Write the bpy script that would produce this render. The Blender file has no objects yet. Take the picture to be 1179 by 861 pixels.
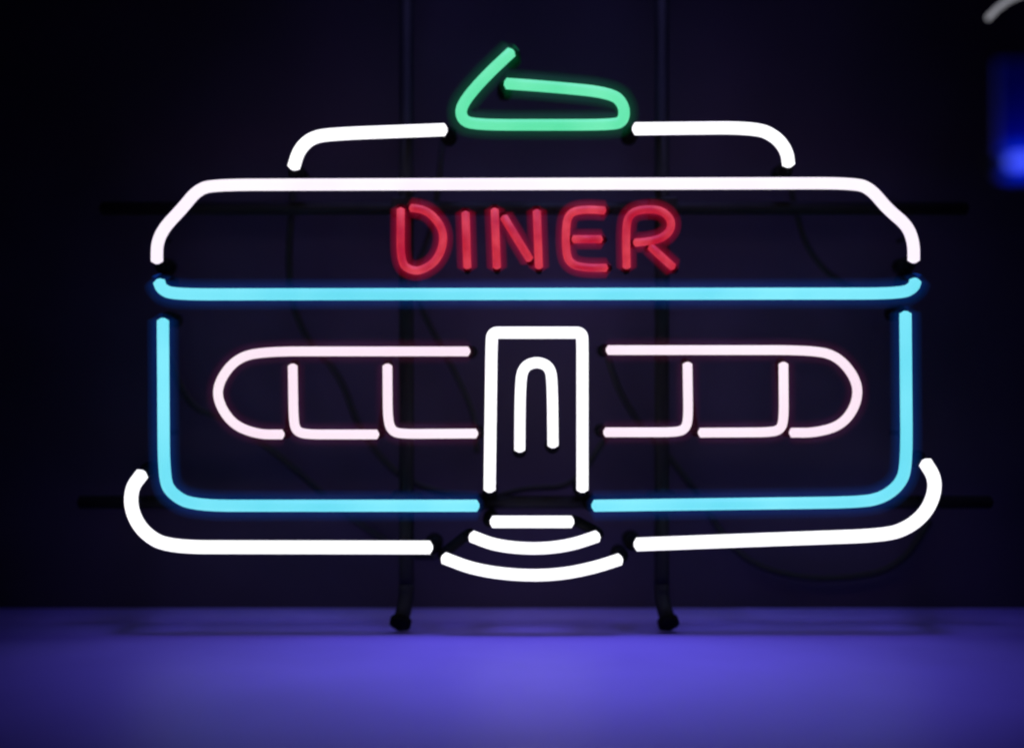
import bpy, math, random
from mathutils import Vector
random.seed(7)
S = bpy.context.scene
COL = S.collection
PX = 0.00065                      # metres per photograph pixel in the plane of the tubes
D = 1.26                          # camera distance to that plane

# ------------------------------------------------------------------ camera
cd = bpy.data.cameras.new("camera")
cam = bpy.data.objects.new("camera", cd); COL.objects.link(cam)
cam.location = (0, -D, 0); cam.rotation_euler = (math.pi/2, 0, 0)
cd.sensor_width = 36; cd.lens = 36*D/(1179*PX)
cd.clip_start = 0.02; cd.clip_end = 50
cd.dof.use_dof = True; cd.dof.focus_distance = D - 0.040; cd.dof.aperture_fstop = 1.2
S.camera = cam
# ------------------------------------------------------------------ world, exposure
w = bpy.data.worlds.new("World"); S.world = w; w.use_nodes = True
w.node_tree.nodes['Background'].inputs[0].default_value = (0.5, 0.45, 1.0, 1)
w.node_tree.nodes['Background'].inputs[1].default_value = 0.004
S.view_settings.view_transform = 'Standard'; S.view_settings.look = 'None'
S.view_settings.exposure = 0; S.view_settings.gamma = 1
try:
    S.cycles.use_denoising = True
    S.cycles.transparent_max_bounces = 24
except Exception: pass
# ------------------------------------------------------------------ lamps
FLOOR_Z = -0.1970
def spot(name, loc, target, power, color, size, blend, radius):
    l = bpy.data.lights.new(name, 'SPOT'); l.energy = power; l.color = color
    l.spot_size = math.radians(size); l.spot_blend = blend; l.shadow_soft_size = radius
    o = bpy.data.objects.new(name, l); COL.objects.link(o); o.location = loc
    o.rotation_euler = (Vector(target)-Vector(loc)).to_track_quat('-Z', 'Y').to_euler()
    return o
spot("added_violet_spot", (0.045, -0.27, 0.95), (0.035, -0.075, FLOOR_Z), 66.0, (0.33, 0.31, 1.0), 35, 1.0, 0.22)  # unseen spot added overhead to light the shelf violet

# ------------------------------------------------------------------ materials
def newmat(name):
    m = bpy.data.materials.new(name); m.use_nodes = True
    nt = m.node_tree; nt.nodes.clear()
    out = nt.nodes.new('ShaderNodeOutputMaterial')
    return m, nt, out
def pbr(name, base, rough=0.5, metal=0.0, vary=0.25, scale=30, bump=0.0, bscale=200, spec=0.5):
    m, nt, out = newmat(name)
    b = nt.nodes.new('ShaderNodeBsdfPrincipled')
    b.inputs['Roughness'].default_value = rough; b.inputs['Metallic'].default_value = metal
    b.inputs['Specular IOR Level'].default_value = spec
    tc = nt.nodes.new('ShaderNodeTexCoord')
    n = nt.nodes.new('ShaderNodeTexNoise'); n.inputs['Scale'].default_value = scale; n.inputs['Detail'].default_value = 5
    nt.links.new(tc.outputs['Object'], n.inputs['Vector'])
    r = nt.nodes.new('ShaderNodeValToRGB')
    r.color_ramp.elements[0].position = 0.3; r.color_ramp.elements[1].position = 0.7
    r.color_ramp.elements[0].color = tuple(c*(1-vary) for c in base)+(1,)
    r.color_ramp.elements[1].color = tuple(min(1, c*(1+vary)) for c in base)+(1,)
    nt.links.new(n.outputs['Fac'], r.inputs[0]); nt.links.new(r.outputs[0], b.inputs['Base Color'])
    if bump:
        n2 = nt.nodes.new('ShaderNodeTexNoise'); n2.inputs['Scale'].default_value = bscale; n2.inputs['Detail'].default_value = 4
        nt.links.new(tc.outputs['Object'], n2.inputs['Vector'])
        bp = nt.nodes.new('ShaderNodeBump'); bp.inputs['Strength'].default_value = bump; bp.inputs['Distance'].default_value = 0.002
        nt.links.new(n2.outputs['Fac'], bp.inputs['Height']); nt.links.new(bp.outputs[0], b.inputs['Normal'])
    nt.links.new(b.outputs[0], out.inputs[0])
    return m
def glow(name, lo, hi, strength, scale=25):
    """phosphor coated glass: emission that varies slightly along the tube, under a glossy glass skin"""
    m, nt, out = newmat(name)
    b = nt.nodes.new('ShaderNodeBsdfPrincipled')
    b.inputs['Base Color'].default_value = (0.08, 0.08, 0.08, 1); b.inputs['Roughness'].default_value = 0.4; b.inputs['Specular IOR Level'].default_value = 0.15
    tc = nt.nodes.new('ShaderNodeTexCoord')
    n = nt.nodes.new('ShaderNodeTexNoise'); n.inputs['Scale'].default_value = scale; n.inputs['Detail'].default_value = 3
    nt.links.new(tc.outputs['Object'], n.inputs['Vector'])
    r = nt.nodes.new('ShaderNodeValToRGB')
    r.color_ramp.elements[0].position = 0.35; r.color_ramp.elements[1].position = 0.65
    r.color_ramp.elements[0].color = lo+(1,); r.color_ramp.elements[1].color = hi+(1,)
    nt.links.new(n.outputs['Fac'], r.inputs[0]); nt.links.new(r.outputs[0], b.inputs['Emission Color'])
    b.inputs['Emission Strength'].default_value = strength
    nt.links.new(b.outputs[0], out.inputs[0])
    return m
def halo_shell(name, tint, volcol, volstr):
    """see-through shell with a faint emissive volume, a glow added round the tube"""
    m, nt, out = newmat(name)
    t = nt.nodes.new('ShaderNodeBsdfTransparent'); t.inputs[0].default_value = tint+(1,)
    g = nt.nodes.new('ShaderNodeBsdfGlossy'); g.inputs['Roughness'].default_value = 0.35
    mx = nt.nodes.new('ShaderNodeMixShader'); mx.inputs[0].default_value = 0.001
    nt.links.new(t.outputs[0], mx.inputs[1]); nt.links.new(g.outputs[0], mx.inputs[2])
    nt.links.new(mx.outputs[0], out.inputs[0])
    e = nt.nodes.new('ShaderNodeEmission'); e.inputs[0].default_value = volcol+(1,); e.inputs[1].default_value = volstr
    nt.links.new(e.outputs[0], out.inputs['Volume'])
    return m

M = {
 'white': glow('white_neon', (0.95, 0.93, 1.0), (1.0, 0.99, 1.0), 1.35),
 'pinkwhite': glow('pinkish_white_neon', (0.98, 0.78, 0.90), (1.0, 0.88, 0.95), 1.0, 9),
 'lilac': glow('lilac_white_neon', (0.97, 0.86, 1.0), (1.0, 0.93, 1.0), 1.05, 18),
 'cyan': glow('cyan_neon', (0.15, 0.75, 0.86), (0.24, 0.87, 0.96), 1.0, 9),
 'green': glow('green_neon', (0.08, 0.72, 0.36), (0.20, 0.86, 0.52), 1.0, 10),
 'red': glow('red_neon', (0.40, 0.008, 0.022), (0.62, 0.05, 0.07), 1.0, 60),
 's_white': halo_shell('white_halo', (1, 1, 1), (0.55, 0.5, 1.0), 4),  # s_ entries: the glow put round each tube as an emissive volume
 's_pinkwhite': halo_shell('pink_halo', (1, 1, 1), (0.45, 0.03, 0.18), 1.3),
 's_lilac': halo_shell('lilac_halo', (1, 1, 1), (0.5, 0.4, 1.0), 4),
 's_cyan': halo_shell('blue_halo', (0.98, 0.99, 1), (0.0, 0.08, 0.5), 3.6),
 's_green': halo_shell('green_halo', (0.98, 1, 0.98), (0.0, 0.30, 0.10), 3),
 's_blue': halo_shell('deep_blue_halo', (1, 1, 1), (0.0, 0.03, 0.8), 22),
 's_red': halo_shell('red_halo', (1, 0.98, 0.98), (0.60, 0.0, 0.045), 13),
 'paint': pbr('black_block_out_paint', (0.002, 0.002, 0.003), 0.7, spec=0.1),
 'metal': pbr('black_powder_coated_metal', (0.009, 0.008, 0.012), 0.6, 0.0, bump=0.3, bscale=900, spec=0.15),
 'rubber': pbr('black_rubber', (0.002, 0.002, 0.003), 0.8, spec=0.1),
 'cable': pbr('black_cable', (0.009, 0.008, 0.012), 0.6, spec=0.25),
 'standoff': pbr('smoked_glass', (0.01, 0.01, 0.014), 0.2, spec=0.4),
 'wall': pbr('dark_violet_wall', (0.042, 0.028, 0.060), 0.85, vary=0.22, scale=7, bump=0.15, bscale=60, spec=0.15),
 'floor': pbr('violet_laminate', (0.23, 0.165, 0.66), 0.5, vary=0.10, scale=6, bump=0.10, bscale=120, spec=0.4),
 'bluepanel': pbr('blue_acrylic_panel', (0.02, 0.05, 0.95), 0.5, vary=0.15, scale=12, spec=0.2),
 'blue': glow('blue_neon', (0.05, 0.08, 0.95), (0.08, 0.13, 1.0), 1.15),
 'greyglass': glow('grey_tube_emission', (0.16, 0.16, 0.18), (0.30, 0.30, 0.33), 1.0),  # dim grey emission given to the arc tube for brightness
}

# ------------------------------------------------------------------ helpers
def P(x, y, d=0.0):
    """a point of the sign: photograph pixels laid out in the sign's own plane, d metres behind it"""
    return Vector(((x-589.5)*PX, d, (430.5-y)*PX))
def fillet(pts, R, n=9):
    out = [pts[0]]
    for i in range(1, len(pts)-1):
        a, b, c = pts[i-1], pts[i], pts[i+1]
        d1, d2 = (a-b).length, (c-b).length
        t1, t2 = min(R, d1/2), min(R, d2/2)
        p0 = b+(a-b).normalized()*t1; p2 = b+(c-b).normalized()*t2
        for k in range(n):
            t = k/(n-1)
            out.append(p0*(1-t)**2 + b*2*t*(1-t) + p2*t*t)
    out.append(pts[-1])
    res = [out[0]]
    for p in out[1:]:
        if (p-res[-1]).length > 1e-5: res.append(p)
    return res
class MB:
    def __init__(s): s.v = []; s.f = []
    def tube(s, pts, r, seg=20, taper=None, cap=True):
        """sweep a circle along pts; rounded ends"""
        tans = []
        for i in range(len(pts)):
            a = pts[max(0, i-1)]; b = pts[min(len(pts)-1, i+1)]
            tans.append((b-a).normalized())
        rings = []
        def frame_pts(): pass
        P2, T2, R2 = [], [], []
        if cap:
            for k in range(1, 5):
                a = (k/5)*math.pi/2
                P2.append(pts[0]-tans[0]*r*0.6*(1-math.sin(a))+tans[0]*0); T2.append(tans[0]); R2.append(r*math.sin(math.acos(1-math.sin(a)) if False else a))
        for p, t in zip(pts, tans): P2.append(p); T2.append(t); R2.append(r)
        if cap:
            for k in range(4, 0, -1):
                a = (k/5)*math.pi/2
                P2.append(pts[-1]+tans[-1]*r*0.6*(1-math.sin(a))); T2.append(tans[-1]); R2.append(r*math.sin(a))
        up = Vector((0, 1, 0))
        if abs(T2[0].dot(up)) > 0.9: up = Vector((1, 0, 0))
        base = len(s.v)
        for p, t, rr in zip(P2, T2, R2):
            up = (up - t*up.dot(t))
            if up.length < 1e-6: up = t.orthogonal()
            up.normalize(); q = t.cross(up)
            for k in range(seg):
                a = 2*math.pi*k/seg
                s.v.append(p+up*math.cos(a)*rr+q*math.sin(a)*rr)
        n = len(P2)
        for i in range(n-1):
            for k in range(seg):
                a = base+i*seg+k; b = base+i*seg+(k+1) % seg
                s.f.append((a, b, b+seg, a+seg))
        s.f.append(tuple(base+k for k in range(seg))[::-1])
        s.f.append(tuple(base+(n-1)*seg+k for k in range(seg)))
        return s
    def box(s, lo, hi):
        b = len(s.v)
        for z in (lo[2], hi[2]):
            for y in (lo[1], hi[1]):
                for x in (lo[0], hi[0]): s.v.append(Vector((x, y, z)))
        s.f += [tuple(b+i for i in f) for f in ((0,2,3,1),(4,5,7,6),(0,1,5,4),(2,6,7,3),(0,4,6,2),(1,3,7,5))]
        return s
    def build(s, name, mat, parent=None, label=None, bevel=0, smooth=True):
        me = bpy.data.meshes.new(name); me.from_pydata([tuple(p) for p in s.v], [], s.f)
        me.materials.append(M[mat]); me.update()
        o = bpy.data.objects.new(name, me); COL.objects.link(o)
        if smooth:
            for p in me.polygons: p.use_smooth = len(p.vertices) == 4
        if bevel:
            md = o.modifiers.new('bevel', 'BEVEL'); md.width = bevel; md.segments = 3
        if parent:
            o.parent = parent
            o.location = (0, 0, 0); o.matrix_parent_inverse = parent.matrix_basis.inverted()
        if label: o['label'] = label
        return o
def empty(name, loc, label, cat, group=None):
    o = bpy.data.objects.new(name, None); COL.objects.link(o); o.location = loc
    o.empty_display_size = 0.05
    o['label'] = label; o['category'] = cat
    if group: o['group'] = group
    return o

# ------------------------------------------------------------------ the setting
WALL_Y = 0.085
m = MB()
m.box((-2.2, WALL_Y, FLOOR_Z-0.05), (2.2, WALL_Y+0.03, 1.6))
o = m.build('wall', 'wall', smooth=False); o['kind'] = 'structure'
CV = 0.010                         # the shelf's back edge turns up against the wall
prof = [(-1.7, FLOOR_Z-0.03), (-1.7, FLOOR_Z), (-0.9, FLOOR_Z), (0.0, FLOOR_Z)]
prof += [(WALL_Y-CV+CV*math.sin(math.pi/2*k/16)-0.001, FLOOR_Z+CV*(1-math.cos(math.pi/2*k/16))) for k in range(17)]
prof += [(WALL_Y-0.001, FLOOR_Z-0.03)]
m = MB(); n_ = len(prof)
for x in (-2.2, 2.2):
    for y, z in prof: m.v.append(Vector((x, y, z)))
for k in range(n_): m.f.append((k, (k+1) % n_, n_+(k+1) % n_, n_+k))
m.f += [tuple(range(n_))[::-1], tuple(range(n_, 2*n_))]
o = m.build('floor', 'floor', smooth=True); o['kind'] = 'structure'
for p in o.data.polygons:
    if p.index in (0, n_-1, n_-2): p.use_smooth = False

# ------------------------------------------------------------------ the diner sign
sign = empty('neon_sign', (0, 0.036, FLOOR_Z), 'lit neon sign shaped like a roadside diner, red DINER letters, on a black metal stand', 'neon sign')
FR = 0.036                         # depth of the metal grid behind the tubes
def dirs(pts):
    a = (pts[0]-pts[1]).normalized(); b = (pts[-1]-pts[-2]).normalized()
    return a, b
def painted_end(parent, p, d, r, boot=True):
    """blacked-out end of a tube bending back to its rubber boot at the metal grid"""
    q = [p-d*0.004+Vector((0, 0.005, 0)), p+d*0.0005+Vector((0, 0.0065, 0)), p+d*0.0015+Vector((0, 0.012, 0)), p+d*0.0015+Vector((0, 0.024, 0))]
    q = fillet(q, 0.007, 8)
    MB().tube(q, r*0.9, 16, cap=False).build('painted_end', 'paint', parent)
    if boot:
        e = p+d*0.0015
        MB().tube([e+Vector((0, 0.020, 0)), e+Vector((0, 0.046, 0))], r*1.35, 16).build('rubber_boot', 'rubber', parent)
def link(parent, a, da, b, db, r):
    """blacked-out return section joining two lit sections behind the sign"""
    k = Vector((0, 0.020, 0))
    o_ = Vector((0, 0.0052, 0))
    q = [a-da*0.004+o_, a+da*0.001+o_*1.3, a+da*0.002+k, b+db*0.002+k, b+db*0.001+o_*1.3, b-db*0.004+o_]
    q = fillet(q, 0.007, 8)
    MB().tube(q, r*0.9, 16, cap=False).build('painted_link', 'paint', parent)
def tube(coords, mat, rpx, label, ends=(True, True), R=0.030, wob=0.0):
    pts = [P(c[0], c[1], c[2] if len(c) > 2 else 0.0) for c in coords]
    path = fillet(pts, R, 10); rpx *= 0.95
    o = MB().tube(path, rpx*PX, 24).build('neon_tube', mat, sign, label)
    soft = mat in ('cyan', 'green', 'pinkwhite')
    MB().tube(path, rpx*PX*(1.5 if soft else 1.2), 24).build('inner_halo', 's_'+mat, o)  # emissive shell added as the tube's halo
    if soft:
        MB().tube(path, rpx*PX*2.05, 28).build('outer_halo', 's_'+mat, o)  # wider added shells, so the halo fades outward
        MB().tube(path, rpx*PX*2.7, 28).build('widest_halo', 's_'+mat, o)
    a, b = dirs(path)
    if ends[0]: painted_end(o, path[0], a, rpx*PX, ends[0] != 'nob')
    if ends[1]: painted_end(o, path[-1], b, rpx*PX, ends[1] != 'nob')
    return o, (path[0], a), (path[-1], b)

tube([(338,193),(344,173),(358,159),(380,154.5),(512,149.5)], 'white', 7.8, 'white tube along the left half of the raised roof vent')
tube([(731,148.5),(869,147),(893,157),(906,174),(908,190)], 'white', 7.8, 'white tube along the right half of the raised roof vent')
tube([(180.7,301),(180.7,280),(189,262),(210,240),(227,219),(246,213),(985,211),(1003,218),(1022,241),(1045,260),(1052,280),(1052,300)],
     'lilac', 7.3, 'long white tube tracing the roof edge')
tube([(183,324),(186,333),(200,339),(1038,338),(1052,331),(1054,323)], 'cyan', 7.2, 'cyan tube straight across under the red letters')
tube([(187.6,369),(188.7,550),(197,568),(222,582),(549,582)], 'cyan', 7.2, 'cyan tube down the left wall and along the bottom')
tube([(1042.5,361),(1044,537),(1036,558),(1016,573),(990,578),(684,582)], 'cyan', 7.2, 'cyan tube down the right wall and along the bottom')
tube([(164,545),(151,562),(151,588),(165,613),(193,629.5),(495,630)], 'white', 8.2, 'white tube of the left skirt, curled up at its end')
tube([(1065,532),(1076,549),(1076,568),(1066,590),(1046,607),(1020,616),(880,621),(733,626.5)], 'white', 8.2, 'white tube of the right skirt, curled up at its end')
# windows
WR = 5.8
a1, _, e1 = tube([(539,404.5),(300,404.5),(270,414),(251,441),(251,463),(268,489),(297,500),(325,500)], 'pinkwhite', WR, 'pinkish white rounded tube of the left windows', (True, False))
a2, s2, e2 = tube([(337,421),(338,484),(341,496),(352,500),(434,500)], 'pinkwhite', WR, 'first upright of the left windows turning into the sill', (False, False), 0.012)
a3, s3, e3 = tube([(446,421),(446.5,483),(451,496),(462,499.5),(548,499)], 'pinkwhite', WR, 'second upright of the left windows turning into the sill', (False, True), 0.012)
link(a2, *e1, *s2, WR*PX); link(a3, *e2, *s3, WR*PX)
b1, _, f1 = tube([(700,403),(938,403),(966,411),(987,438),(987,464),(970,489),(940,498),(911,498)], 'pinkwhite', WR, 'pinkish white rounded tube of the right windows', (True, False))
b2, t2, f2 = tube([(902,419),(902.5,482),(899,494),(888,497.5),(806,498)], 'pinkwhite', WR, 'upright nearest the rounded end of the right windows', (False, False), 0.012)
b3, t3, f3 = tube([(791.5,419),(792.5,482),(789,494),(778,497.5),(697,497.5)], 'pinkwhite', WR, 'upright of the right windows nearest the door', (False, True), 0.012)
link(b2, *f1, *t2, WR*PX); link(b3, *f2, *t3, WR*PX)
# door and steps
tube([(563.7,564),(566,395),(567,383),(580,383),(657,383),(670,383),(670.6,395),(670.6,564)], 'white', 7.2, 'tall white door frame tube', R=0.012)
tube([(598.4,518),(599,440),(603,422),(618,416),(633,422),(636,440),(636.7,513)], 'white', 6.6, 'small white arch inside the door')
c1, _, g1 = tube([(567,600.5),(658,600.5)], 'white', 7.4, 'topmost and shortest door step', (True, False))
c2, h1, h2 = tube([(543,617),(571,628),(615,632),(655,628),(688,617)], 'white', 7.4, 'middle curved door step', (False, False))
c3, i1, i2 = tube([(511,642),(548,656),(600,662.5),(646,661),(685,653),(714,643.5)], 'white', 7.4, 'lowest and widest curved door step', (False, True))
link(c2, *g1, *h2, 7*PX); link(c3, *h1, *i1, 7*PX)
# the green sign-topper
tube([(589,60,0),(556,91,0),(531,121,0),(531,137,0),(545,144,0),(704,144,0),(718,140,0),(719,122,0),(705,107,0.0),(632,100,0.0),(583,96.5,0.0)],
     'green', 6.9, 'green looped tube on top of the roof vent')
# ------------------------------------------------------------------ letters
LR = 4.6
def letter(ch, strokes):
    core = MB(); glass = MB(); outer = MB(); bends = []  # glass and outer: emissive shells added as the strokes' red halo
    for st in strokes:
        path = fillet([P(x, y) for x, y in st], 0.016, 8)
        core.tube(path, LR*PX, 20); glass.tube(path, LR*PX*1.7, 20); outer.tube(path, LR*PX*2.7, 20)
        for p, d in ((path[0], (path[0]-path[1]).normalized()), (path[-1], (path[-1]-path[-2]).normalized())):
            q = fillet([p+d*0.001, p+d*0.0025+Vector((0, 0.004, 0)), p+Vector((0, 0.024, 0))], 0.003, 6)
            bends.append(q)
    o = core.build('letter', 'red', sign, 'red tube letter '+ch)
    glass.build('inner_halo', 's_red', o); outer.build('outer_halo', 's_red', o)
    for q in bends: MB().tube(q, LR*PX*0.9, 14, cap=False).build('painted_end', 'paint', o)
letter('D', [[(461.4,241),(461,303),(474,312),(487,311),(503,300),(511,280),(509,262),(497,247),(486,241),(473,239.5)]])
letter('I', [[(536,245),(538,308)]])
letter('N', [[(569.5,241.5),(572,308)], [(580,250),(610,299)], [(618,243),(620.5,308)]])
letter('E', [[(696,242.5),(675,241),(657,244),(651.5,257),(651.5,292),(657,304),(672,308.5),(698,308.5)], [(660,275.5),(692,275.5)]])
letter('R', [[(721.4,308),(720.5,257),(727,245),(740,241),(760,241.5),(772,251),(773,264),(763,274),(748,278),(731,279.5)], [(749,284),(775,308)]])

# ------------------------------------------------------------------ metal stand behind the tubes
K = (D+FR)/D
def PF(x, y, d=FR):
    """pixel seen on the metal grid, a little farther back than the tubes"""
    k = (D+d)/D
    v = P(x, y, d); return Vector((v.x*k, d, v.z*k))
for sgn, x in ((-1, 468), (1, 762)):
    top = PF(x, -420); mid = PF(x, 655); kn = PF(x+sgn*-2, 690)
    m = MB(); m.tube(fillet([top, mid, PF(x+sgn*0, 672)+Vector((0,0,0))], 0.01), 0.0058, 16, cap=False)
    post = m.build('post', 'metal', sign)
    base = PF(x, 672)
    foot = Vector((base.x+sgn*0.004, FR-0.016, FLOOR_Z+0.0062))
    MB().tube(fillet([base, Vector((base.x, FR, FLOOR_Z+0.024)), foot], 0.010), 0.0060, 16, cap=False).build('foot', 'metal', post)
    MB().tube([foot+Vector((-sgn*0.0008, 0.003, 0.004)), foot], 0.0082, 16).build('rubber_tip', 'rubber', post)
for xa, xb, y in ((118, 1112, 240), (92, 1140, 578)):
    MB().tube([PF(xa, y, FR+0.010), PF(xb, y, FR+0.010)], 0.0052, 16).build('crossbar', 'metal', sign)
# small clamps where the crossbars meet the posts
for x in (468, 762):
    for y in (240, 578):
        c = PF(x, y, FR+0.005)
        MB().box((c.x-0.011, FR-0.0075, c.z-0.008), (c.x+0.011, FR+0.018, c.z+0.008)).build('clamp', 'metal', sign, bevel=0.002, smooth=False)
# glass stand-offs holding the tubes off the grid
for x, y in ((468,213),(762,213),(468,152),(762,148),(180,272),(1051,272),(188,500),(1043,500),(468,582),(762,582),(153,578),(1075,578),(468,630),(762,626),(468,404),(762,403),(566,540),(671,540),(468,339),(762,339)):
    a = P(x, y, 0.003); b = P(x, y, FR+0.010)
    MB().tube([a, b], 0.0022, 12).build('tube_support', 'standoff', sign)
# high-voltage leads between the boots
def cable(coords, r=0.0022, name='high_voltage_lead'):
    pts = [PF(x, y, d) for x, y, d in coords]
    MB().tube(fillet(pts, 0.05, 10), r, 12).build(name, 'cable', sign)
cable([(338,205,.055),(330,330,.066),(352,392,.07),(392,430,.07),(415,500,.07),(470,560,.07),(560,575,.055)], 0.0028)
cable([(183,375,.055),(215,470,.066),(262,480,.07),(330,530,.072),(395,590,.072),(470,640,.07),(500,640,.055)], 0.0030)
cable([(510,160,.055),(500,260,.066),(470,330,.07),(520,420,.07),(548,480,.07),(549,520,.05)], 0.0024)
cable([(700,412,.055),(720,470,.066),(800,560,.07),(840,632,.068),(890,660,.066),(960,668,.066),(1035,655,.066),(1070,600,.06)], 0.0028)
cable([(908,205,.055),(930,300,.066),(1000,345,.068),(1060,345,.06),(1062,330,.05)], 0.0024)
cable([(560,575,.055),(610,560,.06),(660,562,.06),(700,500,.055)], 0.0024)

# ------------------------------------------------------------------ the neighbouring sign, cut by the frame's edge
nb = empty('neon_sign', (0.47, -0.348, FLOOR_Z), 'neighbouring neon sign with a blue tube, cut off by the right edge of the photo', 'neon sign')
def nbuild(m, name, mat, parent=nb, **k): return m.build(name, mat, parent, **k)
a = PF(1150, 70, -0.360); b = PF(1400, 206, -0.360)
nbuild(MB().box((a.x, -0.360, b.z), (b.x, -0.354, a.z)), 'back_panel', 'bluepanel', bevel=0.0004, smooth=False)
m = MB(); m.tube(fillet([PF(1158,187,-.374), PF(1200,184,-.374), PF(1330,184,-.374), PF(1345,120,-.374)], 0.02), 0.0032, 20)
bt = nbuild(m, 'neon_tube', 'blue', label='lit blue tube')
MB().tube(fillet([PF(1158,187,-.374), PF(1200,184,-.374), PF(1330,184,-.374), PF(1345,120,-.374)], 0.02), 0.0105, 24).build('inner_halo', 's_blue', bt)  # emissive shell added as a blue halo round this tube
e = PF(1158,187,-.374); MB().tube(fillet([e+Vector((.001,0,0)), e+Vector((-.002,.004,0)), e+Vector((-.002,.011,0))], 0.004), 0.0052, 14).build('painted_end', 'paint', bt)
m = MB(); m.tube(fillet([PF(1137,22,-.2), PF(1150,8,-.2), PF(1172,-6,-.2), PF(1240,-20,-.2), PF(1340,-10,-.2)], 0.02), 0.0016, 20)
nbuild(m, 'neon_tube', 'greyglass', label='dim greyish white tube curving up')
for x in (1215, 1330):
    p = PF(x, -60, -0.348)
    nbuild(MB().tube([p, Vector((p.x, -0.348, FLOOR_Z+0.001))], 0.005, 14), 'post', 'metal')
